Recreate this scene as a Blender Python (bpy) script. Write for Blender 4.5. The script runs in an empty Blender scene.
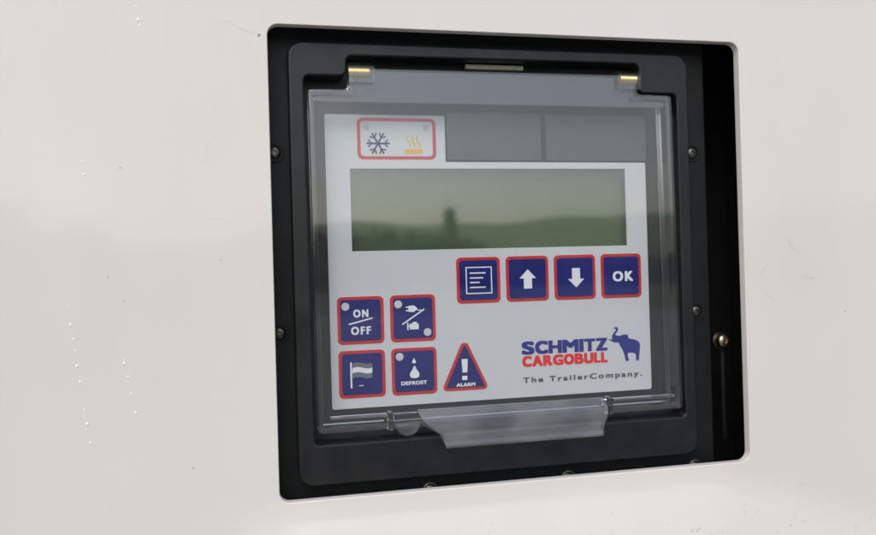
import bpy, bmesh, math, random
from mathutils import Vector, Matrix

random.seed(7)
SC = bpy.context.scene
COL = SC.collection
MM = 0.001
TILT = math.radians(0.6)          # the housing leans by a hair
ROT = Matrix.Rotation(TILT, 4, 'X')

# ------------------------------------------------------------------ camera
# fitted from the photograph: panel axes are x right, y up, z out of the panel (mm)
R = [[0.97441744, -0.02799434, -0.22299543],
     [0.02645104, 0.99960104, -0.00990519],
     [0.22318375, 0.00375333, 0.97476917]]
CAMP = (-41.936, -6.7235, 426.156)


def w(x, y, z):
    """panel millimetres -> world metres, before the lean"""
    return Vector((x * MM, -z * MM, y * MM))


cam_d = bpy.data.cameras.new('camera')
cam = bpy.data.objects.new('camera', cam_d)
COL.objects.link(cam)
right = Vector((R[0][0], R[0][2], R[0][1]))
up = Vector((R[1][0], R[1][2], R[1][1]))
fwd = Vector((R[2][0], R[2][2], R[2][1]))
m = Matrix.Identity(4)
for i in range(3):
    m[i][0], m[i][1], m[i][2] = right[i], up[i], -fwd[i]
m.translation = w(*CAMP)
cam.matrix_world = ROT @ m
cam_d.sensor_width = 36.0
cam_d.lens = 800.0 / 876.0 * 36.0
cam_d.clip_start = 0.01
cam_d.clip_end = 3000
cam_d.dof.use_dof = True
cam_d.dof.focus_distance = 0.432
cam_d.dof.aperture_fstop = 8.0
SC.camera = cam

# ------------------------------------------------------------------ sky, sun, exposure
SUN_EL, SUN_AZ = math.radians(44), math.radians(207)     # azimuth clockwise from +Y
world = bpy.data.worlds.new('World')
SC.world = world
world.use_nodes = True
nt = world.node_tree
nt.nodes.clear()
sky = nt.nodes.new('ShaderNodeTexSky')
sky.sky_type = 'NISHITA'
sky.sun_disc = False
sky.sun_elevation = SUN_EL
sky.sun_rotation = SUN_AZ
sky.air_density = 1.2
sky.dust_density = 2.2
sky.ozone_density = 1.0
hsv = nt.nodes.new('ShaderNodeHueSaturation')
hsv.inputs['Saturation'].default_value = 0.5          # overcast: cloud takes the blue out
bg = nt.nodes.new('ShaderNodeBackground')
bg.inputs['Strength'].default_value = 0.15
out = nt.nodes.new('ShaderNodeOutputWorld')
nt.links.new(sky.outputs[0], hsv.inputs['Color'])
nt.links.new(hsv.outputs[0], bg.inputs['Color'])
nt.links.new(bg.outputs[0], out.inputs['Surface'])

sun_d = bpy.data.lights.new('sun', 'SUN')
sun_d.energy = 0.6
sun_d.angle = math.radians(25)
sun_d.color = (1.0, 0.96, 0.9)
sun = bpy.data.objects.new('sun', sun_d)
COL.objects.link(sun)
sdir = Vector((math.sin(SUN_AZ) * math.cos(SUN_EL), math.cos(SUN_AZ) * math.cos(SUN_EL), math.sin(SUN_EL)))
sun.rotation_euler = sdir.to_track_quat('Z', 'Y').to_euler()
sun.location = (0, -3, 5)

SC.view_settings.view_transform = 'Standard'
SC.view_settings.look = 'None'
SC.view_settings.exposure = 0.34
SC.view_settings.gamma = 1.0
SC.render.engine = 'CYCLES'
SC.cycles.use_denoising = True
SC.cycles.max_bounces = 14
SC.cycles.transparent_max_bounces = 24
SC.cycles.transmission_bounces = 12
SC.cycles.sample_clamp_indirect = 6.0
SC.cycles.blur_glossy = 0.0


# ------------------------------------------------------------------ materials
class NT:
    def __init__(self, name):
        self.mat = bpy.data.materials.new(name)
        self.mat.use_nodes = True
        self.t = self.mat.node_tree
        self.t.nodes.clear()
        self.out = self.n('ShaderNodeOutputMaterial')

    def n(self, kind, **kw):
        nd = self.t.nodes.new(kind)
        for k, v in kw.items():
            setattr(nd, k, v)
        return nd

    def l(self, a, b):
        self.t.links.new(a, b)

    def noise(self, scale, detail=4, rough=0.55, coord=None):
        nd = self.n('ShaderNodeTexNoise')
        nd.inputs['Scale'].default_value = scale
        nd.inputs['Detail'].default_value = detail
        nd.inputs['Roughness'].default_value = rough
        if coord is not None:
            self.l(coord, nd.inputs['Vector'])
        return nd

    def ramp(self, fac, stops):
        nd = self.n('ShaderNodeValToRGB')
        els = nd.color_ramp.elements
        while len(els) < len(stops):
            els.new(0.5)
        for e, (p, c) in zip(els, stops):
            e.position = p
            e.color = c if len(c) == 4 else (*c, 1)
        self.l(fac, nd.inputs['Fac'])
        return nd

    def mix(self, fac, a, b, blend='MIX'):
        nd = self.n('ShaderNodeMix', data_type='RGBA', blend_type=blend)
        for sock, v in ((nd.inputs['Factor'], fac), (nd.inputs['A'], a), (nd.inputs['B'], b)):
            if hasattr(v, 'is_output'):
                self.l(v, sock)
            elif isinstance(v, (int, float)):
                sock.default_value = v
            else:
                sock.default_value = (*v, 1) if len(v) == 3 else v
        return nd.outputs['Result']


def principled(name, color, rough=0.5, metal=0.0, spec=0.5, var=0.0, vscale=60, bump=0.0, bscale=400,
               coat=0.0, trans=0.0, ior=1.47, rvar=0.0, dust=0.0):
    q = NT(name)
    p = q.n('ShaderNodeBsdfPrincipled')
    tc = q.n('ShaderNodeTexCoord').outputs['Object']
    p.inputs['Roughness'].default_value = rough
    p.inputs['Metallic'].default_value = metal
    p.inputs['Specular IOR Level'].default_value = spec
    p.inputs['Coat Weight'].default_value = coat
    p.inputs['Coat Roughness'].default_value = 0.06
    p.inputs['Transmission Weight'].default_value = trans
    p.inputs['IOR'].default_value = ior
    nz = q.noise(vscale, 5, 0.6, tc)
    lo = tuple(c * (1 - var) for c in color)
    hi = tuple(min(1, c * (1 + var)) for c in color)
    col = q.ramp(nz.outputs['Fac'], [(0.3, lo), (0.7, hi)]).outputs['Color']
    if dust:
        d1 = q.noise(55, 5, 0.7, tc)
        d2 = q.noise(1300, 2, 0.5, tc)
        a1 = q.ramp(d1.outputs['Fac'], [(0.45, (0, 0, 0)), (0.8, (0.5, 0.5, 0.5))]).outputs['Color']
        a2 = q.ramp(d2.outputs['Fac'], [(0.68, (0, 0, 0)), (0.78, (1, 1, 1))]).outputs['Color']
        f = q.mix(0.75, a1, a2, 'ADD')
        f2 = q.n('ShaderNodeMath', operation='MULTIPLY')
        f2.inputs[1].default_value = dust
        q.l(f, f2.inputs[0])
        col = q.mix(f2.outputs[0], col, (0.16, 0.15, 0.14))
    q.l(col, p.inputs['Base Color'])
    if rvar:
        n2 = q.noise(vscale * 1.7, 4, 0.6, tc)
        mr = q.n('ShaderNodeMapRange')
        mr.inputs['From Min'].default_value = 0.3
        mr.inputs['From Max'].default_value = 0.7
        mr.inputs['To Min'].default_value = max(0.0, rough - rvar)
        mr.inputs['To Max'].default_value = min(1.0, rough + rvar)
        q.l(n2.outputs['Fac'], mr.inputs['Value'])
        q.l(mr.outputs['Result'], p.inputs['Roughness'])
    if bump:
        nb = q.noise(bscale, 3, 0.6, tc)
        b = q.n('ShaderNodeBump')
        b.inputs['Strength'].default_value = bump
        b.inputs['Distance'].default_value = 0.0004
        q.l(nb.outputs['Fac'], b.inputs['Height'])
        q.l(b.outputs['Normal'], p.inputs['Normal'])
    q.l(p.outputs[0], q.out.inputs['Surface'])
    return q.mat


def clear_sheet(name, tint=(0.955, 0.963, 0.97), rough=0.02, ior=1.61, haze=0.006, specks=0.24):
    """thin clear plastic: straight-through plus Fresnel reflection and a little surface dust"""
    q = NT(name)
    tr = q.n('ShaderNodeBsdfTransparent')
    tr.inputs['Color'].default_value = (*tint, 1)
    gl = q.n('ShaderNodeBsdfGlossy')
    gl.inputs['Roughness'].default_value = rough
    gl.inputs['Color'].default_value = (1, 1, 1, 1)
    fr = q.n('ShaderNodeFresnel')
    # the sheet passes rays straight on, so its far side must reflect like its near side: 1/ior there
    geo = q.n('ShaderNodeNewGeometry')
    mi = q.n('ShaderNodeMapRange')
    mi.inputs['To Min'].default_value = ior
    mi.inputs['To Max'].default_value = 1 / ior
    q.l(geo.outputs['Backfacing'], mi.inputs['Value'])
    q.l(mi.outputs['Result'], fr.inputs['IOR'])
    ms = q.n('ShaderNodeMixShader')
    q.l(fr.outputs[0], ms.inputs[0])
    q.l(tr.outputs[0], ms.inputs[1])
    q.l(gl.outputs[0], ms.inputs[2])
    df = q.n('ShaderNodeBsdfDiffuse')
    df.inputs['Color'].default_value = (0.7, 0.7, 0.7, 1)
    tc = q.n('ShaderNodeTexCoord').outputs['Object']
    nz = q.noise(45, 6, 0.65, tc)
    mr = q.n('ShaderNodeMapRange')
    mr.inputs['From Min'].default_value = 0.35
    mr.inputs['From Max'].default_value = 0.75
    mr.inputs['To Min'].default_value = haze * 0.3
    mr.inputs['To Max'].default_value = haze * 1.6
    q.l(nz.outputs['Fac'], mr.inputs['Value'])
    nd = q.noise(1500, 2, 0.5, tc)
    dust = q.n('ShaderNodeMapRange')
    dust.inputs['From Min'].default_value = 0.735
    dust.inputs['From Max'].default_value = 0.80
    dust.inputs['To Max'].default_value = specks
    q.l(nd.outputs['Fac'], dust.inputs['Value'])
    add = q.n('ShaderNodeMath', operation='ADD')
    q.l(mr.outputs['Result'], add.inputs[0])
    q.l(dust.outputs['Result'], add.inputs[1])
    m2 = q.n('ShaderNodeMixShader')
    q.l(add.outputs[0], m2.inputs[0])
    q.l(ms.outputs[0], m2.inputs[1])
    q.l(df.outputs[0], m2.inputs[2])
    q.l(m2.outputs[0], q.out.inputs['Surface'])
    return q.mat


def wall_material():
    q = NT('white_gelcoat')
    p = q.n('ShaderNodeBsdfPrincipled')
    tc = q.n('ShaderNodeTexCoord').outputs['Object']
    mp = q.n('ShaderNodeMapping')
    mp.inputs['Scale'].default_value = (1.0, 1.0, 0.35)
    q.l(tc, mp.inputs['Vector'])
    big = q.noise(9, 5, 0.55, mp.outputs[0])
    c0 = q.ramp(big.outputs['Fac'], [(0.25, (0.685, 0.65, 0.615)), (0.75, (0.735, 0.704, 0.672))]).outputs['Color']
    fine = q.noise(240, 5, 0.7, tc)
    f = q.ramp(fine.outputs['Fac'], [(0.60, (0, 0, 0)), (0.78, (1, 1, 1))]).outputs['Color']
    med = q.noise(30, 4, 0.6, tc)
    g = q.ramp(med.outputs['Fac'], [(0.42, (0, 0, 0)), (0.66, (1, 1, 1))]).outputs['Color']
    # grime gathers on the shelf below the opening
    sep = q.n('ShaderNodeSeparateXYZ')
    q.l(tc, sep.inputs[0])
    low = q.n('ShaderNodeMapRange')
    low.inputs['From Min'].default_value = -0.128
    low.inputs['From Max'].default_value = -0.150
    low.inputs['To Min'].default_value = 0.12
    low.inputs['To Max'].default_value = 0.9
    q.l(sep.outputs['Z'], low.inputs['Value'])
    mu = q.n('ShaderNodeMath', operation='MULTIPLY')
    q.l(f, mu.inputs[0])
    q.l(g, mu.inputs[1])
    mu2 = q.n('ShaderNodeMath', operation='MULTIPLY')
    q.l(mu.outputs[0], mu2.inputs[0])
    q.l(low.outputs[0], mu2.inputs[1])
    c1 = q.mix(mu2.outputs[0], c0, (0.40, 0.375, 0.345))
    q.l(c1, p.inputs['Base Color'])
    p.inputs['Roughness'].default_value = 0.16
    p.inputs['Specular IOR Level'].default_value = 0.5
    rr = q.ramp(med.outputs['Fac'], [(0.3, (0.05,) * 3), (0.8, (0.13,) * 3)]).outputs['Color']
    q.l(rr, p.inputs['Roughness'])
    wav = q.noise(16, 2, 0.5, tc)
    b = q.n('ShaderNodeBump')
    b.inputs['Strength'].default_value = 0.2
    b.inputs['Distance'].default_value = 0.0006
    q.l(wav.outputs['Fac'], b.inputs['Height'])
    q.l(b.outputs['Normal'], p.inputs['Normal'])
    q.l(p.outputs[0], q.out.inputs['Surface'])
    return q.mat


M = {}
M['wall'] = wall_material()
M['scuff'] = principled('grey_scuff', (0.635, 0.605, 0.575), 0.5, var=0.1)
M['speck'] = principled('dirt_speck', (0.42, 0.40, 0.38), 0.8, var=0.3)
M['lining'] = principled('black_lining', (0.010, 0.010, 0.011), 0.75, spec=0.2, var=0.3)
M['plate'] = principled('black_plate', (0.006, 0.007, 0.008), 0.45, spec=0.3, var=0.25, bump=0.15, dust=0.06)
M['bezel'] = principled('charcoal_plastic', (0.0065, 0.007, 0.0085), 0.36, spec=0.5, var=0.18, vscale=35, bump=0.12, bscale=900, rvar=0.09, dust=0.09)
M['floor'] = principled('dark_tray', (0.014, 0.015, 0.017), 0.5, var=0.15)
M['label'] = principled('white_polyester', (0.66, 0.67, 0.68), 0.35, var=0.02, vscale=25, spec=0.3)
M['window_dark'] = principled('smoked_window', (0.082, 0.087, 0.098), 0.35, var=0.1, vscale=20)
M['red'] = principled('red_print', (0.60, 0.026, 0.036), 0.38, var=0.08, spec=0.3)
M['red_logo'] = principled('logo_red_print', (0.84, 0.025, 0.03), 0.38, var=0.06, spec=0.3)
M['blue'] = principled('navy_print', (0.012, 0.017, 0.165), 0.38, var=0.12, vscale=40, spec=0.18)
M['logo_blue'] = principled('logo_blue_print', (0.018, 0.026, 0.24), 0.38, var=0.08, spec=0.3)
M['navy_thin'] = principled('snow_blue_print', (0.016, 0.028, 0.15), 0.4, var=0.06, spec=0.3)
M['orange'] = principled('amber_print', (0.85, 0.46, 0.04), 0.4, var=0.08, spec=0.3)
M['white_print'] = principled('white_print', (0.88, 0.89, 0.91), 0.4, var=0.04, spec=0.3)
M['grey_print'] = principled('grey_print', (0.16, 0.18, 0.21), 0.4, var=0.1, spec=0.3)
M['text_grey'] = principled('slogan_print', (0.10, 0.11, 0.125), 0.4, var=0.06, spec=0.3)
M['led'] = principled('milky_indicator', (0.66, 0.66, 0.68), 0.3, var=0.06, vscale=300)
M['led_pale'] = principled('clear_indicator', (0.55, 0.56, 0.58), 0.25, var=0.05)
M['led_ring'] = principled('indicator_ring', (0.50, 0.50, 0.51), 0.4, var=0.05)
M['lcd'] = principled('green_crystal_panel', (0.064, 0.112, 0.045), 0.35, var=0.08, vscale=12, spec=0.4)
M['lcd_side'] = principled('display_well', (0.06, 0.062, 0.066), 0.5, var=0.1)
M['steel'] = principled('dull_steel', (0.13, 0.125, 0.115), 0.34, metal=1.0, var=0.2, vscale=300)
M['rim_steel'] = principled('bright_steel', (0.42, 0.40, 0.36), 0.3, metal=1.0, var=0.15, vscale=300)
M['bolt'] = principled('yellowed_zinc', (0.52, 0.43, 0.33), 0.32, metal=1.0, var=0.25, vscale=250)
M['stem'] = principled('dark_rod', (0.010, 0.010, 0.010), 0.6, spec=0.25, var=0.2)
M['brass'] = principled('brass', (0.90, 0.66, 0.30), 0.3, metal=1.0, var=0.15, vscale=500)
M['cream'] = principled('pale_cream', (0.50, 0.47, 0.39), 0.5, var=0.1, vscale=200)
M['clear'] = clear_sheet('clear_cover')
M['pane'] = clear_sheet('display_glazing', tint=(0.98, 0.985, 0.98), haze=0.01, rough=0.05, ior=1.66)
M['glass'] = principled('clear_polycarbonate', (0.86, 0.87, 0.89), 0.06, trans=1.0, ior=1.45, var=0.02)


M['frost'] = clear_sheet('frosted_polycarbonate', tint=(0.90, 0.905, 0.93), rough=0.16, ior=1.62, haze=0.075, specks=0.12)
M['drop'] = principled('bright_drop', (0.92, 0.92, 0.92), 0.04, spec=0.8, var=0.02)


# ------------------------------------------------------------------ mesh helpers (all in panel mm)
def rrect(x0, y0, x1, y1, r, n=8):
    """counter-clockwise rounded rectangle"""
    P = []
    for cx, cy, a0 in ((x1 - r, y0 + r, -90), (x1 - r, y1 - r, 0), (x0 + r, y1 - r, 90), (x0 + r, y0 + r, 180)):
        for k in range(n + 1):
            a = math.radians(a0 + 90 * k / n)
            P.append((cx + r * math.cos(a), cy + r * math.sin(a)))
    return P


def circle(cx, cy, r, n=28, ry=None):
    ry = ry or r
    return [(cx + r * math.cos(2 * math.pi * k / n), cy + ry * math.sin(2 * math.pi * k / n)) for k in range(n)]


def area(P):
    return sum(P[i - 1][0] * P[i][1] - P[i][0] * P[i - 1][1] for i in range(len(P))) / 2


def ccw(P):
    return list(P) if area(P) > 0 else list(reversed(P))


def rounded(P, r, n=5):
    """round the corners of a polygon; r a number or one per corner"""
    P = list(P)
    o = []
    for i in range(len(P)):
        ri = r[i] if isinstance(r, (list, tuple)) else r
        a, b, c = Vector(P[i - 1]), Vector(P[i]), Vector(P[(i + 1) % len(P)])
        u, v = (a - b), (c - b)
        d = min(ri, u.length * 0.45, v.length * 0.45)
        if d < 1e-4:
            o.append(tuple(b))
            continue
        p, q = b + u.normalized() * d, b + v.normalized() * d
        for k in range(n + 1):
            t = k / n
            o.append(tuple((1 - t) ** 2 * p + 2 * t * (1 - t) * b + t * t * q))
    return o


def inset(P, d):
    """move a counter-clockwise loop inward by d"""
    o = []
    n = len(P)
    for i in range(n):
        a, b, c = Vector(P[i - 1]), Vector(P[i]), Vector(P[(i + 1) % n])
        e1 = (b - a)
        e2 = (c - b)
        if e1.length < 1e-9:
            e1 = e2
        if e2.length < 1e-9:
            e2 = e1
        e1, e2 = e1.normalized(), e2.normalized()
        n1, n2 = Vector((-e1.y, e1.x)), Vector((-e2.y, e2.x))
        s = n1 + n2
        s = n1 if s.length < 1e-6 else s / max(0.35, s.dot(n1))
        o.append((b.x + s.x * d, b.y + s.y * d))
    return o


def spline(P, n=5):
    o = []
    L = len(P)
    for i in range(L):
        p0, p1, p2, p3 = (Vector(P[(i + k - 1) % L]) for k in range(4))
        for k in range(n):
            t = k / n
            o.append(tuple(0.5 * ((2 * p1) + (p2 - p0) * t + (2 * p0 - 5 * p1 + 4 * p2 - p3) * t * t
                                  + (3 * p1 - p0 - 3 * p2 + p3) * t ** 3)))
    return o


class Mesh:
    """collects shapes in panel millimetres and links them as one object"""

    def __init__(self):
        self.b = bmesh.new()
        self.mi = 0

    def ring(self, P, z):
        return [self.b.verts.new((x, y, z)) for x, y in P]

    def quads(self, A, B):
        n = len(A)
        for i in range(n):
            self.face((A[i - 1], A[i], B[i], B[i - 1]))

    def face(self, vs):
        try:
            f = self.b.faces.new(vs)
            f.material_index = self.mi
            return f
        except ValueError:
            return None

    def prism(self, P, z0, z1, bev=0.0, bottom=True, steps=2):
        P = ccw(P)
        rings = [self.ring(P, z0)]
        if bev > 0:
            for k in range(steps + 1):
                a = math.pi / 2 * k / steps
                rings.append(self.ring(inset(P, bev * (1 - math.cos(a))), z1 - bev + bev * math.sin(a)))
        else:
            rings.append(self.ring(P, z1))
        for A, B in zip(rings, rings[1:]):
            self.quads(A, B)
        self.face(rings[-1])
        if bottom:
            self.face(list(reversed(rings[0])))
        return self

    def annulus(self, O, I, z0, z1, bo=0.0, bi=0.0, bottom=False, steps=3):
        """plate with one hole; the outer and the inner edge may be rounded"""
        O, I = ccw(O), ccw(I)
        ro = [self.ring(O, z0)]
        ri = [self.ring(I, z0)]
        for k in range(steps + 1 if bo else 1):
            a = math.pi / 2 * (k / steps if bo else 1)
            ro.append(self.ring(inset(O, bo * (1 - math.cos(a))), z1 - bo + bo * math.sin(a)))
        for k in range(steps + 1 if bi else 1):
            a = math.pi / 2 * (k / steps if bi else 1)
            ri.append(self.ring(inset(I, -bi * (1 - math.cos(a))), z1 - bi + bi * math.sin(a)))
        for A, B in zip(ro, ro[1:]):
            self.quads(A, B)
        for A, B in zip(ri, ri[1:]):
            self.quads(B, A)
        self.fill(ro[-1], ri[-1])
        if bottom:
            self.fill(ro[0], ri[0], -1)
        return self

    def fill(self, A, B, s=1):
        ed = []
        for L in (A, B):
            for i in range(len(L)):
                e = self.b.edges.get((L[i - 1], L[i])) or self.b.edges.new((L[i - 1], L[i]))
                ed.append(e)
        r = bmesh.ops.triangle_fill(self.b, use_beauty=True, use_dissolve=False, edges=ed, normal=(0, 0, s))
        for f in r['geom']:
            if isinstance(f, bmesh.types.BMFace):
                f.material_index = self.mi
                f.normal_update()
                if f.normal.z * s < 0:
                    f.normal_flip()

    def stroke(self, pts, wd, z0, z1):
        """flat line of width wd along an open path"""
        n = len(pts)
        L, Rr = [], []
        for i in range(n):
            a, c = Vector(pts[max(0, i - 1)]), Vector(pts[min(n - 1, i + 1)])
            d = (c - a).normalized()
            nn = Vector((-d.y, d.x)) * wd / 2
            p = Vector(pts[i])
            L.append(tuple(p + nn))
            Rr.append(tuple(p - nn))
        return self.prism(L + Rr[::-1], z0, z1)

    def box(self, x0, y0, z0, x1, y1, z1, bev=0.0):
        return self.prism([(x0, y0), (x1, y0), (x1, y1), (x0, y1)], z0, z1, bev)

    def grid(self, rows):
        V = [[self.b.verts.new(p) for p in r] for r in rows]
        for i in range(len(V) - 1):
            for j in range(len(V[0]) - 1):
                self.face((V[i][j], V[i][j + 1], V[i + 1][j + 1], V[i + 1][j]))
        return V

    def lathe(self, prof, c, axis='z', n=24, a0=0.0, a1=360.0):
        """prof: (radius, height) pairs turned about an axis through c"""
        full = abs(a1 - a0) > 359.9
        rows = []
        for r, h in prof:
            row = []
            for k in range(n if full else n + 1):
                a = math.radians(a0 + (a1 - a0) * k / n)
                u, v = r * math.cos(a), r * math.sin(a)
                if axis == 'z':
                    p = (c[0] + u, c[1] + v, c[2] + h)
                elif axis == 'x':
                    p = (c[0] + h, c[1] + u, c[2] + v)
                else:
                    p = (c[0] + u, c[1] + h, c[2] + v)
                row.append(self.b.verts.new(p))
            rows.append(row)
        for A, B in zip(rows, rows[1:]):
            for k in range(len(A) if full else len(A) - 1):
                k2 = (k + 1) % len(A)
                self.face((A[k], A[k2], B[k2], B[k]))
        self.face(list(reversed(rows[0])))
        self.face(rows[-1])
        return self

    def link(self, name, mats, parent=None, base=(0, 0, 0), smooth=None):
        b = self.b
        bmesh.ops.remove_doubles(b, verts=b.verts, dist=1e-5)
        for v in b.verts:                                   # panel mm -> local metres
            x, y, z = v.co
            v.co = ((x - base[0]) * MM, -(z - base[2]) * MM, (y - base[1]) * MM)
        bmesh.ops.recalc_face_normals(b, faces=b.faces)
        me = bpy.data.meshes.new(name)
        b.to_mesh(me)
        b.free()
        o = bpy.data.objects.new(name, me)
        COL.objects.link(o)
        for mt in (mats if isinstance(mats, (list, tuple)) else [mats]):
            me.materials.append(M[mt] if isinstance(mt, str) else mt)
        if parent is not None:
            o.parent = parent
        else:
            stand(o, base)
        if smooth is not None:
            me.polygons.foreach_set('use_smooth', [True] * len(me.polygons))
            if smooth < 180:
                me.set_sharp_from_angle(angle=math.radians(smooth))
            if name != 'trailer_housing':                    # large plane faces keep their true normal
                for p in me.polygons:
                    if abs(p.normal.y) > 0.9995:
                        p.use_smooth = False
        return o


def stand(o, base):
    o.matrix_world = ROT @ Matrix.Translation(w(*base))


def tag(o, label=None, cat=None, group=None, kind=None):
    for k, v in (('label', label), ('category', cat), ('group', group), ('kind', kind)):
        if v:
            o[k] = v
    return o


def thing(name, label, cat, base=(0, 0, 0)):
    o = bpy.data.objects.new(name, None)
    o.empty_display_size = 0.02
    COL.objects.link(o)
    stand(o, base)
    return tag(o, label, cat)


def text_polys(s, spacing):
    cu = bpy.data.curves.new('t', 'FONT')
    cu.body = s
    cu.size = 1.0
    cu.space_character = spacing
    cu.resolution_u = 6
    ob = bpy.data.objects.new('t', cu)
    COL.objects.link(ob)
    bpy.context.view_layer.update()
    ev = ob.evaluated_get(bpy.context.evaluated_depsgraph_get())
    me = ev.to_mesh()
    co = [v.co.copy() for v in me.vertices]
    polys = [list(p.vertices) for p in me.polygons]
    ev.to_mesh_clear()
    bpy.data.objects.remove(ob)
    bpy.data.curves.remove(cu)
    return co, polys


CAP = max(c.y for c in text_polys('H', 1.0)[0])


def text_into(mesh, s, x0, y0, x1, y1, z0, z1, bold=0.0, spacing=1.0, boldy=None):
    """letters fitted to the box x0..x1, y0..y1 (baseline to cap height); bold thickens the strokes by that many mm"""
    co, polys = text_polys(s, spacing)
    xa, xb = min(c.x for c in co), max(c.x for c in co)
    by = bold * 0.6 if boldy is None else boldy
    sh = [(0, 0)]
    if bold:
        k = max(1, math.ceil(bold / 0.35))
        sh = [(bold * (i / k - .5), by * j) for i in range(k + 1) for j in ((-.5, 0, .5) if by else (0,))]
    for q, (dx, dy) in enumerate(sh):
        bm = bmesh.new()
        vs = [bm.verts.new((x0 + bold / 2 + dx + (c.x - xa) / (xb - xa) * (x1 - x0 - bold),
                            y0 + by / 2 + dy + c.y / CAP * (y1 - y0 - by), z0)) for c in co]
        for p in polys:
            try:
                bm.faces.new([vs[i] for i in p])
            except ValueError:
                pass
        bmesh.ops.remove_doubles(bm, verts=bm.verts, dist=1e-4)
        bmesh.ops.recalc_face_normals(bm, faces=bm.faces)
        r = bmesh.ops.extrude_face_region(bm, geom=bm.faces[:])
        for g in r['geom']:
            if isinstance(g, bmesh.types.BMVert):
                g.co.z = z1 + 0.006 * q
        bm.verts.index_update()
        m2 = [mesh.b.verts.new(v.co) for v in bm.verts]
        for f in bm.faces:
            mesh.face([m2[v.index] for v in f.verts])
        bm.free()
    return mesh


# ------------------------------------------------------------------ the white housing with its opening
HX0, HX1, HY0, HY1 = -33.0, 228.0, -119.2, 117.4
ZF, ZB = 24.0, 19.0


def sstep(a, b, x):
    t = max(0.0, min(1.0, (x - a) / (b - a)))
    return t * t * (3 - 2 * t)


def swell(x, y):
    """the skin rolls outward to a shallow shelf below the opening and is nearly flat above"""
    edge = -116.0 - 0.34 * max(0.0, x - 205)
    low = max(0.0, edge - y)
    z = low * low / 32.0 if low < 16 else low - 8.0
    return 0.215 * min(z, 90.0) * sstep(-66, -18, x)


hm = Mesh()
loop = ccw(rrect(HX0, HY0, HX1, HY1, 5.5, 10))
# subdivide the straight runs
dense = []
for i in range(len(loop)):
    a, b = Vector(loop[i]), Vector(loop[(i + 1) % len(loop)])
    n = max(1, int((b - a).length / 4))
    dense += [tuple(a.lerp(b, k / n)) for k in range(n)]
loop = dense
cx, cy = 97.0, -1.0
OX0, OX1, OY0, OY1 = -620.0, 820.0, -520.0, 480.0


def outer_pt(p):
    dx, dy = p[0] - cx, p[1] - cy
    t = min((OX1 - cx) / dx if dx > 1e-6 else 1e9, (OX0 - cx) / dx if dx < -1e-6 else 1e9,
            (OY1 - cy) / dy if dy > 1e-6 else 1e9, (OY0 - cy) / dy if dy < -1e-6 else 1e9)
    return (cx + dx * t, cy + dy * t)


rings = [hm.ring(loop, ZB), ]
FR = 0.4
for k in range(5):
    a = math.pi / 2 * k / 4
    rings.append(hm.ring(inset(loop, -FR * (1 - math.cos(a))), ZF - FR + FR * math.sin(a)))
base_l = inset(loop, -FR)
outl = [outer_pt(p) for p in base_l]
N = 70
for k in range(1, N + 1):
    t = (k / N) ** 2.0
    rg = []
    for p, q in zip(base_l, outl):
        x, y = p[0] + (q[0] - p[0]) * t, p[1] + (q[1] - p[1]) * t
        rg.append(hm.b.verts.new((x, y, ZF + swell(x, y))))
    rings.append(rg)
back = [hm.b.verts.new((v.co.x, v.co.y, -60)) for v in rings[-1]]
rings.append(back)
for A, B in zip(rings, rings[1:]):
    hm.quads(A, B)
# faint scuffs and specks of dirt on the skin
hm.mi = 1


def skin_stroke(pts, wd):
    P = []
    for i in range(len(pts) - 1):
        a, b = Vector(pts[i]), Vector(pts[i + 1])
        P += [tuple(a.lerp(b, k / 4)) for k in range(4)]
    P.append(pts[-1])
    hm.stroke(P, wd, ZF - 0.3, ZF + 0.05)


skin_stroke([(250, -4), (246, -6.5), (243, -8), (240, -11), (237.6, -15.5), (237.8, -20), (240, -24), (243.5, -27), (247, -29.5)], 0.9)
skin_stroke([(262, -13), (267, -16), (273, -17.5)], 1.1)
skin_stroke([(263, -2), (258, 2), (256, 8)], 0.9)
skin_stroke([(-56.5, 116.5), (-51.5, 118), (-46, 114.5), (-38.5, 111.8)], 0.3)
skin_stroke([(-65, 22.5), (-60, 21), (-56, 21.4)], 0.3)
skin_stroke([(-62, 60), (-63.5, 54), (-63, 48)], 0.35)
hm.mi = 2
specks = [(-109.4, -5.4, .5), (-102.6, -17, .6), (-102.8, 46, .5), (-73.4, -98.3, .6), (-58, 1.2, .4), (-37, 111.4, .8),
          (292.9, -37, .5)]
for x, y, r in specks:
    hm.prism(spline([(x + r * (0.7 + .5 * random.random()) * math.cos(a), y + r * (0.7 + .5 * random.random()) * math.sin(a))
                     for a in (0, 1.2, 2.4, 3.7, 5.0)], 3), ZF - 0.3, ZF + 0.08)
housing = hm.link('trailer_housing', ['wall', 'scuff', 'speck'], None, (0, 0, 0), 40)
tag(housing, 'glossy off-white trailer housing panel with a large rounded opening', 'wall panel')
ln = Mesh()
# five-sided black box behind the opening
L0, L1, L2, L3, LZ = -48.0, 262.0, -140.0, 132.0, -45.0
fr = [ln.b.verts.new(p) for p in ((L0, L2, ZB - .4), (L1, L2, ZB - .4), (L1, L3, ZB - .4), (L0, L3, ZB - .4))]
bk = [ln.b.verts.new(p) for p in ((L0, L2, LZ), (L1, L2, LZ), (L1, L3, LZ), (L0, L3, LZ))]
for i in range(4):
    ln.face((fr[i - 1], fr[i], bk[i], bk[i - 1]))
ln.face(bk)
ln.link('recess_lining', 'lining', housing)

# ------------------------------------------------------------------ control unit
unit = thing('control_unit', 'black refrigeration control panel with green display, blue keys and clear hinged cover', 'control panel', (0, 0, 0))

# mounting plate with its screws
plate = Mesh().annulus(rrect(-41, -132, 217.2, 126, 6), rrect(-20, -112, 198.5, 109, 4), 1.5, 5.0, 0.8, 0.3, True).link('mounting_plate', 'plate', unit, smooth=40)


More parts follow.
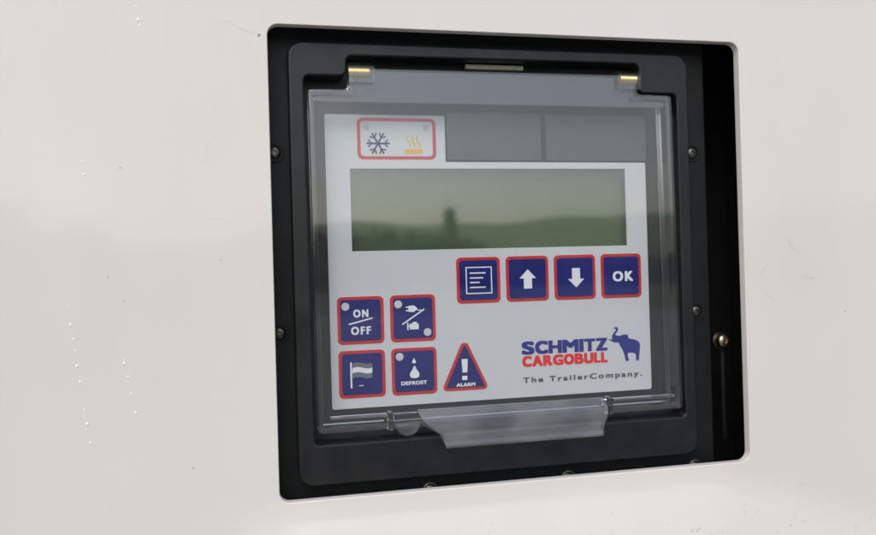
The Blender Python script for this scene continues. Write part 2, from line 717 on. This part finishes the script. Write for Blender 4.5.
def make_screw(x, y):
    s = Mesh()
    s.lathe([(3.2, 0.0), (3.2, 0.5), (2.9, 1.0), (2.3, 1.4), (1.5, 1.6), (1.3, 1.6), (1.0, .6)], (x, y, 5.0), 'z', 20)
    o = s.link('screw', 'steel', plate, smooth=35)
    return o


def make_ring(x, y):
    return Mesh().annulus(circle(x, y, 5.2), circle(x, y, 3.9), 5.0, 5.7, .3, .3).link('screw_seat', 'plate', plate, smooth=40)


SCREWS = [(-30.4, 56.4), (-30.4, -37), (208.0, 57.4), (207.6, -34.6), (46.6, -124.2), (125.6, -124.4), (204.0, -124.6)]
for sx, sy in SCREWS:
    make_screw(sx, sy)
    make_ring(sx, sy)
    if sy < -100:                                            # the lower screws sit in bright rims
        Mesh().annulus(circle(sx, sy, 4.0), circle(sx, sy, 3.45), 5.0, 6.3, .2, .2).link('screw_rim', 'rim_steel', plate, smooth=40)

# bezel: raised frame with a stepped pocket for the cover
pocket = rounded([(-14.4, -94.4), (194.6, -93.4), (194.2, 89.8), (171.8, 89.8), (171.6, 106.3), (6.8, 105.6), (6.6, 95.0), (-15.2, 95.0)],
                 [3, 3, 3, 3, 4, 3.5, 4, 3.5])
bez = Mesh().annulus(rrect(-23.0, -115.2, 201.6, 112.4, 8, 10), pocket, 1.0, 14.0, 1.3, 0.9, steps=4)
bezel = bez.link('bezel', 'bezel', unit, smooth=35)
Mesh().annulus([(-21, -112), (199, -112), (199, 110), (-21, 110)], [(6, 2), (171, 2), (171, 52), (6, 52)], -3.2, -0.8).link('tray', 'floor', unit)
# the tray walls of the pocket below the bezel
# narrow cream-coloured strip at the top of the pocket
Mesh().box(73.3, 102.9, 2, 106.2, 105.35, 5.2, .3).link('cream_strip', 'cream', unit, smooth=40)

# printed face
DX0, DX1, DY0, DY1 = 8.9, 168.1, 4.75, 49.0
face_out = rounded([(-3.9, -78.9), (180.9, -78.9), (180.9, 52.6), (61.6, 52.6), (61.6, 77.9), (-3.9, 77.9)], [1.2, 1.5, .8, .5, .5, 1.2])
fm = Mesh().annulus(face_out, [(DX0, DY0), (DX1, DY0), (DX1, DY1), (DX0, DY1)], -0.8, 0.0)
face = fm.link('face_plate', 'label', unit)
for x0, x1, y0, y1 in ((62.6, 117.1, 53.6, 79.9), (120.0, 181.6, 53.4, 79.6)):
    Mesh().prism(rrect(x0, y0, x1, y1, 0.8, 4), -0.79, 0.5, 0.25).link('smoked_window', 'window_dark', unit, smooth=40)

# display: well, green panel, glazing
disp = Mesh().box(DX0 - 2, DY0 - 2, -8.6, DX1 + 2, DY1 + 2, -6.6).link('display', 'lcd', unit)
tag(disp, 'blank green liquid crystal display')
wl = Mesh()
O = [(DX0, DY0), (DX1, DY0), (DX1, DY1), (DX0, DY1)]
wl.annulus(inset(O, -1.0), O, -6.59, -0.82)
wl.link('display_well', 'lcd_side', disp)
Mesh().box(DX0 + .02, DY0 + .02, -0.7, DX1 - .02, DY1 - .02, -0.15).link('display_glazing', 'pane', disp)

# mode indicator box
z = 0.0
mb = Mesh().annulus(rrect(13.2, 53.9, 56.4, 76.2, 3.2), rrect(15.0, 55.6, 54.6, 74.5, 2.0), -0.2, 0.14)
mode = mb.link('mode_indicator', 'red', unit)
sf = Mesh()
for k in range(6):
    a = math.radians(60 * k)
    d = Vector((math.cos(a), math.sin(a)))
    c0 = Vector((24.4, 62.5))
    if k < 3:
        sf.stroke([tuple(c0 - d * 6.3), tuple(c0 + d * 6.3)], 0.95, -0.2, 0.15 + .012 * k)
    nrm = Vector((-d.y, d.x))
    q0 = c0 + d * 3.4
    tip1, tip2 = q0 + d * 1.9 + nrm * 2.0, q0 + d * 1.9 - nrm * 2.0
    sf.stroke([tuple(tip1), tuple(q0), tuple(tip2)], 0.8, -0.2, 0.20 + .011 * k)
sf.link('snowflake', 'navy_thin', mode)
hs = Mesh().box(39.1, 57.2, -.2, 48.8, 59.6, 0.15)
for xx in (41.2, 43.9, 46.6):
    pts = [(xx + 0.9 * math.sin(t * 5.6 + .6), 60.6 + 6.0 * t) for t in [k / 14 for k in range(15)]]
    hs.stroke(pts, 0.75, -.2, 0.15)
hs.link('heat_symbol', 'orange', mode)
for lx, ly in ((18.2, 71.6), (51.0, 71.4)):
    Mesh().annulus(circle(lx, ly, 2.0), circle(lx, ly, 1.55), -.2, 0.13).prism(circle(lx, ly, 1.3), -.2, .1).link('indicator', 'led_ring', mode)


# keys: red embossed surround, navy pad, white print
def key(x0, y1, label, sx=25.0, sy=25.3):
    k = Mesh().prism(rrect(x0, y1 - sy, x0 + sx, y1, 2.6, 7), -.3, 0.35, 0.2).link('key', 'red', unit, smooth=40)
    k['label'] = label
    Mesh().prism(rrect(x0 + 1.65, y1 - sy + 1.65, x0 + sx - 1.65, y1 - 1.65, 1.7, 6), 0.1, 0.55, 0.15).link('key_pad', 'blue', k, smooth=40)
    return k


T0, T1 = 0.4, 0.66                                         # print on the pads


def led(k, x, y, r=2.15):
    Mesh().prism(circle(x, y, r), 0.3, 0.8, 0.2).link('indicator', 'led', k, smooth=40)


k = key(0, -19.49, 'navy blue on off key with an indicator dot')
s = Mesh()
text_into(s, 'ON', 8.5, -30.5, 16.6, -26.4, T0, T1, 0.5, 1.32)
text_into(s, 'OFF', 7.1, -39.7, 17.8, -35.5, T0, T1, 0.5, 1.3)
s.stroke([(6.0, -34.1), (18.8, -31.1)], 0.75, T0, T1)
s.link('symbol', 'white_print', k)
led(k, 4.4, -24.6)
PX = 28.42
k = key(PX, -19.49, 'navy blue plug and engine key with two indicator dots')
s = Mesh()
s.stroke([(34.9, -35.3), (47.2, -27.4)], 0.75, T0, T1)
s.prism(rounded([(38.4, -25.4), (41.4, -25.2), (43.0, -26.4), (43.0, -27.6), (41.4, -28.8), (38.4, -28.6)], .5), T0, T1)
s.box(37.0, -26.4, T0, 38.45, -25.7, T1 - .02)
s.box(37.0, -28.3, T0, 38.45, -27.6, T1 - .02)
s.stroke([(42.9, -27.0), (44.0, -28.1), (45.0, -27.6), (45.4, -28.0)], 0.5, T0, T1 - .03)
s.prism([(38.9, -38.2), (43.9, -38.2), (43.9, -35.2), (42.9, -35.2), (42.9, -34.2), (40.6, -34.2), (40.6, -35.0), (38.9, -35.0)], T0, T1)
s.box(37.5, -38.5, T0, 38.2, -34.4, T1)
s.box(38.1, -36.8, T0, 39.0, -36.1, T1 - .02)
s.link('symbol', 'white_print', k)
led(k, 32.9, -24.4)
led(k, 48.7, -40.0)
FY = -19.49 - 28.67
k = key(0, FY, 'navy blue key with a striped flag')
s = Mesh()
s.box(6.1, -68.0, T0, 7.0, -54.3, T1)
ft = [(7.2 + 10.7 * t, 0.5 * math.sin(t * 6.0)) for t in [i / 12 for i in range(13)]]


def band(mesh, ya, yb):
    P = [(x, ya + dy) for x, dy in ft] + [(x, yb + dy) for x, dy in reversed(ft)]
    mesh.prism(P, T0, T1)


band(s, -60.1, -57.4)
s.box(10.6, -67.1, T0, 13.0, -66.7, T1)
s.link('symbol', 'white_print', k)
g = Mesh()
band(g, -57.35, -54.9)
band(g, -62.7, -60.15)
g.link('flag_stripe', 'grey_print', k)
k = key(PX, FY, 'navy blue defrost key with water drops and an indicator dot')
s = Mesh()


def dropshape(x, yt, yb, wd):
    h = yt - yb
    r = wd / 2
    P = [(x, yt), (x + r * .45, yt - h * .32), (x + r * .95, yt - h * .62), (x + r * .8, yb + h * .09), (x, yb),
         (x - r * .8, yb + h * .09), (x - r * .95, yt - h * .62), (x - r * .45, yt - h * .32)]
    return spline(P, 4)


s.prism(dropshape(40.7, -53.7, -56.6, 2.2), T0, T1)
s.prism(dropshape(40.9, -57.8, -64.6, 5.4), T0, T1)
text_into(s, 'DEFROST', 33.4, -68.1, 47.7, -66.1, T0, T1, 0.3, 1.1)
s.link('symbol', 'white_print', k)
led(k, 32.9, -52.7)

# alarm triangle
tri = rounded([(55.6, -72.9), (82.9, -72.9), (71.0, -46.9), (67.6, -46.9)], [4.2, 4.2, 2.2, 2.2], 7)
k = Mesh().prism(tri, -.3, 0.35, .2).link('key', 'red', unit, smooth=40)
k['label'] = 'navy blue triangular alarm key'
Mesh().prism(inset(ccw(tri), 1.65), .1, .55, .15).link('key_pad', 'blue', k, smooth=40)
s = Mesh()
s.prism([(67.3, -55.7), (70.8, -55.7), (70.4, -63.1), (67.7, -63.1)], T0, T1)
s.box(67.4, -67.2, T0, 70.3, -64.9, T1)
text_into(s, 'ALARM', 64.0, -70.7, 74.7, -68.8, T0, T1, 0.3, 1.1)
s.link('symbol', 'white_print', k)

# top key row
MX, PIT = 65.86, 28.45
MX -= 0.0
k = key(MX, 0, 'navy blue menu key with a lined page')
s = Mesh().annulus([(71, -20.2), (86, -20.2), (86, -5.3), (71, -5.3)], [(71.6, -19.6), (85.4, -19.6), (85.4, -5.9), (71.6, -5.9)], T0, T1)
for a, b, yy in ((73.3, 82.4, -8.7), (73.3, 81.0, -11.4), (73.3, 78.8, -13.9), (73.3, 82.2, -16.6)):
    s.box(a, yy - .35, T0, b, yy + .35, T1)
s.link('symbol', 'white_print', k)
k = key(94.31, 0, 'navy blue key with an up arrow')
ax = 106.9
Mesh().prism([(ax, -7.5), (ax - 4.9, -12.5), (ax - 2.4, -12.5), (ax - 2.4, -18.2), (ax + 2.4, -18.2), (ax + 2.4, -12.5), (ax + 4.9, -12.5)], T0, T1).link('symbol', 'white_print', k)
k = key(122.77, 0, 'navy blue key with a down arrow')
ax = 135.8
Mesh().prism([(ax, -18.5), (ax + 4.9, -13.6), (ax + 2.4, -13.6), (ax + 2.4, -7.5), (ax - 2.4, -7.5), (ax - 2.4, -13.6), (ax - 4.9, -13.6)], T0, T1).link('symbol', 'white_print', k)
k = key(151.22, 0, 'navy blue key reading OK')
s = text_into(Mesh(), 'OK', 158.3, -15.8, 171.0, -10.1, T0, T1, 0.7, 1.25)
s.link('symbol', 'white_print', k)

# maker's mark
def heavy_word(word, widths, x0, x1, y0, y1, gap, bold, boldy):
    ms = Mesh()
    k = (x1 - x0 - gap * (len(word) - 1)) / sum(widths)
    x = x0
    for ch, wd in zip(word, widths):
        text_into(ms, ch, x, y0, x + wd * k, y1, -.2, .12, bold, 1.0, boldy)
        x += wd * k + gap
    return ms


heavy_word('SCHMITZ', (7.3, 7.4, 7.7, 9.6, 2.5, 6.6, 6.8), 102.3, 153.9, -55.2, -47.9, 0.34, 1.35, 0.85).link('lettering', 'logo_blue', unit)['label'] = 'heavy navy blue lettering'
heavy_word('CARGOBULL', (6.2, 6.8, 6.2, 6.8, 7.0, 6.0, 6.3, 4.5, 4.5), 102.4, 153.9, -62.0, -56.0, 0.26, 1.12, 0.7).link('lettering', 'red_logo', unit)['label'] = 'heavy red lettering'
text_into(Mesh(), 'The TrailerCompany.', 102.6, -71.0, 175.0, -67.9, -.2, .12, 0.42, 1.35).link('lettering', 'text_grey', unit)['label'] = 'thin grey spaced lettering'
el = [(158.9, -42.1), (160.3, -42.2), (160.9, -43.4), (160.0, -45.2), (158.9, -46.2), (160.2, -47.0), (162.4, -47.2), (163.4, -46.7),
      (166.6, -46.8), (167.2, -48.6), (168.4, -49.2), (170.8, -49.7), (173.3, -51.0), (174.4, -53.4), (173.9, -56.6), (173.3, -61.6),
      (171.7, -61.6), (171.4, -58.3), (169.5, -57.3), (166.9, -57.4), (166.4, -58.9), (167.0, -61.5), (165.3, -61.7), (164.4, -58.3),
      (163.1, -55.0), (161.7, -52.8), (161.1, -51.2), (159.4, -51.0), (157.4, -50.5), (155.2, -49.0), (155.2, -48.6), (157.0, -49.1),
      (157.0, -47.4), (157.9, -45.6), (159.2, -44.3), (159.6, -43.4), (159.2, -42.9), (158.5, -43.2), (158.3, -42.7)]
Mesh().prism(spline(el, 4), -.2, .12).link('elephant_emblem', 'logo_blue', unit)

# ------------------------------------------------------------------ clear hinged cover
CO = rounded([(-12.3, -88.3), (191.6, -88.3), (190.0, 88.5), (168.7, 88.8), (168.6, 99.3), (8.0, 98.9), (7.8, 87.9), (-13.0, 87.6)],
             [2.5, 2.5, 2.5, 3.5, 1.5, 1.5, 3.5, 2.5])
cover = Mesh().prism(CO, 13.6, 16.0, 0.7, steps=3).link('cover', 'clear', unit, smooth=40)
tag(cover, 'clear plastic cover hinged along its top edge')


def wallpath(pts, wd, z0, z1):
    """clear wall along an open path, mitred corners"""
    n = len(pts)
    L, Rr = [], []
    for i in range(n):
        p = Vector(pts[i])
        d1 = (p - Vector(pts[i - 1])).normalized() if i else None
        d2 = (Vector(pts[i + 1]) - p).normalized() if i < n - 1 else None
        d1 = d1 or d2
        d2 = d2 or d1
        n1, n2 = Vector((-d1.y, d1.x)), Vector((-d2.y, d2.x))
        s_ = n1 + n2
        s_ = s_ / max(.3, s_.dot(n1))
        L.append(tuple(p + s_ * wd / 2))
        Rr.append(tuple(p - s_ * wd / 2))
    m_ = Mesh()
    m_.prism(L + Rr[::-1], z0, z1, 0.35)
    return m_


h = 1.35
rimp = [(9.6, 95.0), (9.6, 86.2), (-11.6, 86.2), (-10.9, -86.8), (22.8, -86.8)]
wallpath(rimp, 2.4, 2.0, 13.5).link('rim', 'glass', cover, smooth=35)
rimp = [(166.9, 95.0), (166.9, 87.0), (188.5, 87.0), (190.1, -86.8), (148.6, -86.8)]
wallpath(rimp, 2.4, 2.0, 13.5).link('rim', 'glass', cover, smooth=35)
wallpath([(26.3, -86.8), (145.4, -86.8)], 2.4, 3.0, 13.5).link('rim', 'glass', cover, smooth=35)
# stiffening bead just inside the rim along the bottom and the side
wallpath([(-6.6, -80.6), (22.8, -80.6)], 1.2, 13.0, 17.6).link('bead', 'glass', cover, smooth=35)
wallpath([(148.6, -80.8), (186, -80.8)], 1.2, 13.0, 17.6).link('bead', 'glass', cover, smooth=35)

# grey leaf behind the hinge end of the cover
Mesh().prism(rounded([(20.6, 98.2), (20.6, 91.4), (8.6, 90.6), (8.6, 86.6), (-9.8, 84.6), (-9.8, 81.9), (186.8, 81.9), (186.8, 85.2), (168, 87), (168, 91.0), (156.8, 91.6), (156.8, 98.4)], .8), 11.2, 12.4, .3).link('hinge_leaf', 'window_dark', cover, smooth=40)
# small snap clips either side of the finger grip
for x0, x1 in ((23.4, 25.7), (146.0, 148.2)):
    Mesh().box(x0, -88.6, 11.0, x1, -79.4, 17.4, .4).link('clip', 'glass', cover, smooth=35)
for x0, x1 in ((26.4, 38.8), (143.6, 145.6)):
    Mesh().box(x0, -83.6, 13.0, x1, -80.4, 17.0, .7).link('clip', 'glass', cover, smooth=35)
# hinge barrels and brass pins
for x0, x1 in ((7.4, 21.0), (156.6, 170.2)):
    bb = Mesh()
    prof = []
    for k2 in range(19):
        a = math.radians(-90 + 180 * k2 / 18)
        prof.append((97.2 + 4.6 * math.cos(a) * 1.0, 13.2 + 4.6 * math.sin(a)))
    prof = [(91.0, 13.2 - 4.6)] + prof + [(91.0, 13.2 + 4.6)]
    A = [bb.b.verts.new((x0, py, pz)) for py, pz in prof]
    B = [bb.b.verts.new((x1, py, pz)) for py, pz in prof]
    bb.quads(A, B)
    bb.face(A)
    bb.face(B[::-1])
    bb.link('hinge_barrel', 'clear', cover, smooth=35)
for x0, x1 in ((7.7, 19.2), (159.4, 170.0)):
    prof = [(1.6, 0), (2.6, .2)]
    n = int((x1 - x0 - 0.6) / 0.55)
    for q in range(n):                                       # close-wound coils
        for t in range(4):
            prof.append((2.62 + 0.2 * math.sin(math.pi * t / 4), 0.3 + 0.55 * (q + t / 4)))
    prof += [(2.6, x1 - x0 - .2), (1.6, x1 - x0)]
    Mesh().lathe(prof, (x0, 97.2, 13.2), 'x', 24).link('hinge_pin', 'brass', cover, smooth=60)

# frosted finger grip at the bottom edge
secs = [(-79.2, 16.1, 39.2, 143.0), (-81.5, 16.5, 39.6, 144.0), (-84.5, 18.6, 41.4, 144.8), (-87.0, 21.8, 44.0, 143.6), (-89.4, 25.4, 47.2, 140.6),
        (-90.4, 26.6, 48.6, 139.2), (-91.2, 27.0, 49.6, 138.5), (-94.6, 27.1, 50.2, 138.0), (-95.4, 27.7, 50.4, 137.8), (-96.2, 28.4, 50.7, 137.5),
        (-97.2, 28.4, 51.0, 137.2), (-97.8, 27.6, 51.3, 136.9), (-97.6, 26.2, 51.4, 136.8), (-96.4, 25.4, 51.2, 137.0), (-93.0, 24.6, 50.4, 137.6),
        (-91.0, 23.4, 48.6, 139.2), (-88.8, 19.4, 45.4, 142.0), (-87.4, 16.0, 41.6, 144.0), (-85.6, 13.8, 40.4, 144.0), (-79.4, 13.3, 39.4, 143.0)]
hg = Mesh()
rows = []
for yy, zz, xa, xb in secs:
    rows.append([hg.b.verts.new((xa + (xb - xa) * t / 24, yy, zz)) for t in range(25)])
for i in range(len(rows)):
    A, B = rows[i - 1], rows[i]
    for j in range(24):
        hg.face((A[j], A[j + 1], B[j + 1], B[j]))
hg.face([r[0] for r in rows])
hg.face([r[-1] for r in reversed(rows)])
hg.link('handle', 'frost', cover, smooth=50)
# half-round press tab beside the grip
Mesh().prism([(33.5 + 6.6 * math.cos(math.radians(a)), -85.6 + 6.6 * math.sin(math.radians(a))) for a in range(180, 361, 10)],
             13.2, 17.2, 1.2, steps=4).link('press_tab', 'frost', cover, smooth=40)

# ------------------------------------------------------------------ bolt in the gap
bolt = thing('bolt', 'small yellowish metal bolt in the dark gap right of the control panel', 'bolt', (233.0, -54.0, -8.0))
bb_ = (233.0, -54.0, -8.0)
Mesh().lathe([(4.2, -2.0), (4.2, 0.6), (3.9, 1.6), (3.0, 2.5), (1.4, 2.9), (1.1, 2.2)], (233, -54, -8), 'z', 24).link('head', 'bolt', bolt, bb_, 35)
Mesh().annulus(circle(233, -54, 5.3), circle(233, -54, 2.2), -11.2, -10.1, .3, .2, True).link('washer', 'steel', bolt, bb_, 35)
Mesh().lathe([(1.3, -60), (1.5, -59.6), (1.5, -4), (1.3, -3.6)], (234.6, -54, -11.5), 'y', 14).link('stem', 'stem', bolt, bb_, 40)

# ------------------------------------------------------------------ water drops on the skin
trails = [([(-126.8, -18.5), (-126.4, -27.3), (-125.2, -33.9), (-124.5, -39.5), (-124.0, -46.6), (-122.9, -54.1), (-121.3, -67.3), (-120.3, -73.9), (-119.0, -82.9)],
           'tiny bright water drop in the long trail low on the left panel', 'water drops in the long trail'),
          ([(-103.3, -44.9), (-103.2, -46.6), (-101.7, -53.0), (-100.6, -61.1), (-98.8, -70.2)],
           'tiny bright water drop in the short trail low on the left panel', 'water drops in the short trail'),
          ([(-93.7, 123.0), (-93.0, 116.6), (-92.4, 113.7)], 'tiny bright water drop near the top of the left panel', 'water drops near the top'),
          ([(-119.5, 48.8), (-118.8, 42.7)], 'tiny bright water drop halfway up the left panel', 'water drops halfway up')]
dme = None
for pts, lab, grp in trails:
    for i, (x, y) in enumerate(pts):
        if dme is None:
            d = Mesh().lathe([(1.0, -.1), (.98, .12), (.8, .38), (.5, .55), (.15, .62)], (0, 0, 0), 'z', 14)
            o = d.link('water_drop', 'drop', None, (0, 0, 0), 60)
            dme = o.data
        else:
            o = bpy.data.objects.new('water_drop', dme)
            COL.objects.link(o)
        sc_ = 0.36 + 0.24 * ((i * 37) % 10) / 10
        o.matrix_world = ROT @ Matrix.Translation(w(x, y, ZF)) @ Matrix.Diagonal((sc_, sc_, sc_ * 1.5, 1))
        tag(o, lab, 'water drop', grp)

# ------------------------------------------------------------------ the field the glossy faces mirror
GZ = -1.45
gq = NT('meadow')
gp = gq.n('ShaderNodeBsdfPrincipled')
gtc = gq.n('ShaderNodeTexCoord').outputs['Object']
gn = gq.noise(0.35, 6, 0.6, gtc)
gcol = gq.ramp(gn.outputs['Fac'], [(0.3, (0.055, 0.07, 0.032)), (0.7, (0.10, 0.115, 0.055))]).outputs['Color']
gl_ = gq.n('ShaderNodeVectorMath', operation='LENGTH')
gq.l(gtc, gl_.inputs[0])
gm = gq.n('ShaderNodeMapRange')
gm.inputs['From Min'].default_value = 22.0
gm.inputs['From Max'].default_value = 23.0
gq.l(gl_.outputs['Value'], gm.inputs['Value'])
gcol2 = gq.mix(gm.outputs['Result'], (0.21, 0.20, 0.185), gcol)      # concrete apron round the trailer, then grass
gq.l(gcol2, gp.inputs['Base Color'])
gp.inputs['Roughness'].default_value = 0.9
gq.l(gp.outputs[0], gq.out.inputs['Surface'])
gb = bmesh.new()
n = 48
ctr = gb.verts.new((0, 0, 0))
prev = None
for rad in (4, 10, 30, 100, 400, 1500):
    ringv = [gb.verts.new((rad * math.cos(2 * math.pi * k / n), rad * math.sin(2 * math.pi * k / n), 0)) for k in range(n)]
    for k in range(n):
        if prev is None:
            gb.faces.new((ctr, ringv[k], ringv[(k + 1) % n]))
        else:
            gb.faces.new((prev[k], ringv[k], ringv[(k + 1) % n], prev[(k + 1) % n]))
    prev = ringv
gme = bpy.data.meshes.new('ground')
gb.to_mesh(gme)
gb.free()
gme.materials.append(gq.mat)
ground = bpy.data.objects.new('ground', gme)
ground.location = (0, 0, GZ)
COL.objects.link(ground)
tag(ground, kind='structure')

M['leaf_dark'] = principled('hedge_foliage', (0.035, 0.05, 0.022), 0.8, var=0.4, vscale=1.2)
M['bark'] = principled('far_bark', (0.09, 0.07, 0.05), 0.9, var=0.3, vscale=6)


def leaf_quads(b, c, r, n, size):
    for _ in range(n):
        while True:
            p = Vector((random.uniform(-1, 1), random.uniform(-1, 1), random.uniform(-1, 1)))
            if p.length <= 1:
                break
        p = Vector((c[0] + p.x * r[0], c[1] + p.y * r[1], c[2] + p.z * r[2]))
        u = Vector((random.gauss(0, 1), random.gauss(0, 1), random.gauss(0, 1))).normalized()
        v = u.cross(Vector((random.gauss(0, 1), random.gauss(0, 1), random.gauss(0, 1)))).normalized()
        s_ = size * random.uniform(.6, 1.4)
        b.faces.new([b.verts.new(p + a) for a in (u * s_, v * s_, -u * s_, -v * s_)])


def link_world(b, name, mat, loc=(0, 0, 0), parent=None):
    me = bpy.data.meshes.new(name)
    b.to_mesh(me)
    b.free()
    me.materials.append(M[mat])
    o = bpy.data.objects.new(name, me)
    COL.objects.link(o)
    o.location = loc
    if parent:
        o.parent = parent
    return o


# a pale green rise beyond the meadow, with a dark hedge at its foot
hb = bmesh.new()
prev = None
for k in range(121):
    az = -75 + 150 * k / 120
    a = math.radians(az)
    top = 5.2 + 4.2 * sstep(-14, 5, az) + 0.5 * math.sin(az * .31) + .3 * math.sin(az * .9 + 1)
    row = [hb.verts.new((d * math.sin(a), -d * math.cos(a), h)) for d, h in
           ((95, -.2), (120, top * .5), (145, top * .9), (160, top), (190, top * .95), (260, top * .4), (330, -.3))]
    if prev:
        for q in range(6):
            hb.faces.new((prev[q], row[q], row[q + 1], prev[q + 1]))
    prev = row
M['rise'] = principled('pale_meadow', (0.22, 0.265, 0.15), 0.9, var=0.25, vscale=0.05)
bmesh.ops.recalc_face_normals(hb, faces=hb.faces)
rise = link_world(hb, 'hill', 'rise', (0, 0, GZ))
tag(rise, kind='structure')
wb = bmesh.new()
for k in range(110):
    az = 1.5 + 38 * k / 109
    a = math.radians(az)
    dist = 44 + 3 * random.random()
    hgt = 3.1 - 1.7 * sstep(13, 19, az) + random.uniform(-.15, .15)
    leaf_quads(wb, (dist * math.sin(a), -dist * math.cos(a), GZ + hgt * .5), (.8, .8, hgt * .52), 70, .28)
hedge = link_world(wb, 'far_hedge', 'leaf_dark')
tag(hedge, 'low dark hedge at the foot of the pale green rise, mirrored in the display', 'hedge', kind='stuff')


def tree(az, dist, top, wid, lab):
    a = math.radians(az)
    r = bpy.data.objects.new('tree', None)
    COL.objects.link(r)
    r.location = (dist * math.sin(a), -dist * math.cos(a), GZ)
    tag(r, lab, 'tree')
    b = bmesh.new()
    leaf_quads(b, (0, 0, top - .95), (wid, wid, .9), 260, .24)
    leaf_quads(b, (wid * .3, 0, top - 1.5), (wid * .8, wid * .8, .45), 90, .24)
    link_world(b, 'crown', 'leaf_dark', (0, 0, 0), r)
    b = bmesh.new()
    rr = None
    for q, (zz, rad) in enumerate(((0, .09), (1.2, .07), (top - 1.5, .045))):
        ring = [b.verts.new((rad * math.cos(t * math.pi / 4), rad * math.sin(t * math.pi / 4), zz)) for t in range(8)]
        if rr:
            for t in range(8):
                b.faces.new((rr[t], rr[(t + 1) % 8], ring[(t + 1) % 8], ring[t]))
        rr = ring
    link_world(b, 'trunk', 'bark', (0, 0, 0), r)


tree(13.9, 60, 5.6, .34, 'slim dark tree standing before the pale green rise, mirrored in the display')

# two lorries in the yard, mirrored faintly in the white skin
M['van_paint'] = principled('grey_lorry_paint', (0.16, 0.17, 0.19), 0.35, var=0.1, vscale=2)
M['van_dark'] = principled('dark_lorry_paint', (0.05, 0.055, 0.065), 0.35, var=0.1, vscale=2)
M['van_white'] = principled('pale_lorry_paint', (0.62, 0.62, 0.62), 0.35, var=0.05, vscale=2)
M['tyre'] = principled('tyre_rubber', (0.02, 0.02, 0.02), 0.8, var=0.2, vscale=9)
M['screen'] = principled('dark_glass', (0.02, 0.025, 0.03), 0.08, var=0.05)


def wbox(b, x0, y0, z0, x1, y1, z1, slope=0.0):
    v = [b.verts.new(p) for p in ((x0, y0, z0), (x1, y0, z0), (x1, y1, z0), (x0, y1, z0),
                                  (x0, y0 + slope, z1), (x1, y0 + slope, z1), (x1, y1, z1), (x0, y1, z1))]
    for f in ((3, 2, 1, 0), (4, 5, 6, 7), (0, 1, 5, 4), (1, 2, 6, 5), (2, 3, 7, 6), (3, 0, 4, 7)):
        b.faces.new([v[q] for q in f])
    bmesh.ops.bevel(b, geom=[e for e in b.edges if e.verts[0] in v], offset=.05, segments=2, affect='EDGES')


def lorry(az, dist, turn, box_mat, cab_mat, lab, sc):
    a = math.radians(az)
    r = bpy.data.objects.new('box_lorry', None)
    COL.objects.link(r)
    r.location = (dist * math.sin(a), -dist * math.cos(a), GZ)
    r.rotation_euler = (0, 0, math.radians(turn))
    r.scale = (sc, sc, sc)
    tag(r, lab, 'lorry')
    b = bmesh.new(); wbox(b, -1.2, .3, 1.0, 1.2, 5.6, 3.6); link_world(b, 'cargo_box', box_mat, (0, 0, 0), r)
    b = bmesh.new(); wbox(b, -1.1, -1.6, .6, 1.1, .2, 2.7, .35); cab = link_world(b, 'cab', cab_mat, (0, 0, 0), r)
    b = bmesh.new(); wbox(b, -.95, -1.46, 1.65, .95, -1.2, 2.45, .14); link_world(b, 'windscreen', 'screen', (0, 0, 0), cab)
    b = bmesh.new(); wbox(b, -1.05, -1.72, .45, 1.05, -1.6, .8); link_world(b, 'bumper', 'van_dark', (0, 0, 0), cab)
    b = bmesh.new(); wbox(b, -.4, -1.4, .55, .4, 5.5, .95); link_world(b, 'chassis', 'van_dark', (0, 0, 0), r)
    for wx in (-1.0, 1.0):
        for wy in (-.7, 4.3):
            b = bmesh.new()
            bmesh.ops.create_cone(b, cap_ends=True, segments=20, radius1=.48, radius2=.48, depth=.28,
                                  matrix=Matrix.Translation((wx, wy, .48)) @ Matrix.Rotation(math.pi / 2, 4, 'Y'))
            bmesh.ops.bevel(b, geom=[e for e in b.edges if abs(e.verts[0].co.x - e.verts[1].co.x) < 1e-4], offset=.05, segments=2, affect='EDGES')
            link_world(b, 'wheel', 'tyre', (0, 0, 0), r)


lorry(-10.4, 46, 8, 'van_dark', 'van_dark', 'dark box lorry parked far across the yard, mirrored in the white panel', 1.0)
lorry(-15.8, 15, 38, 'van_white', 'van_white', 'pale box lorry parked nearer in the yard, mirrored in white', .72)
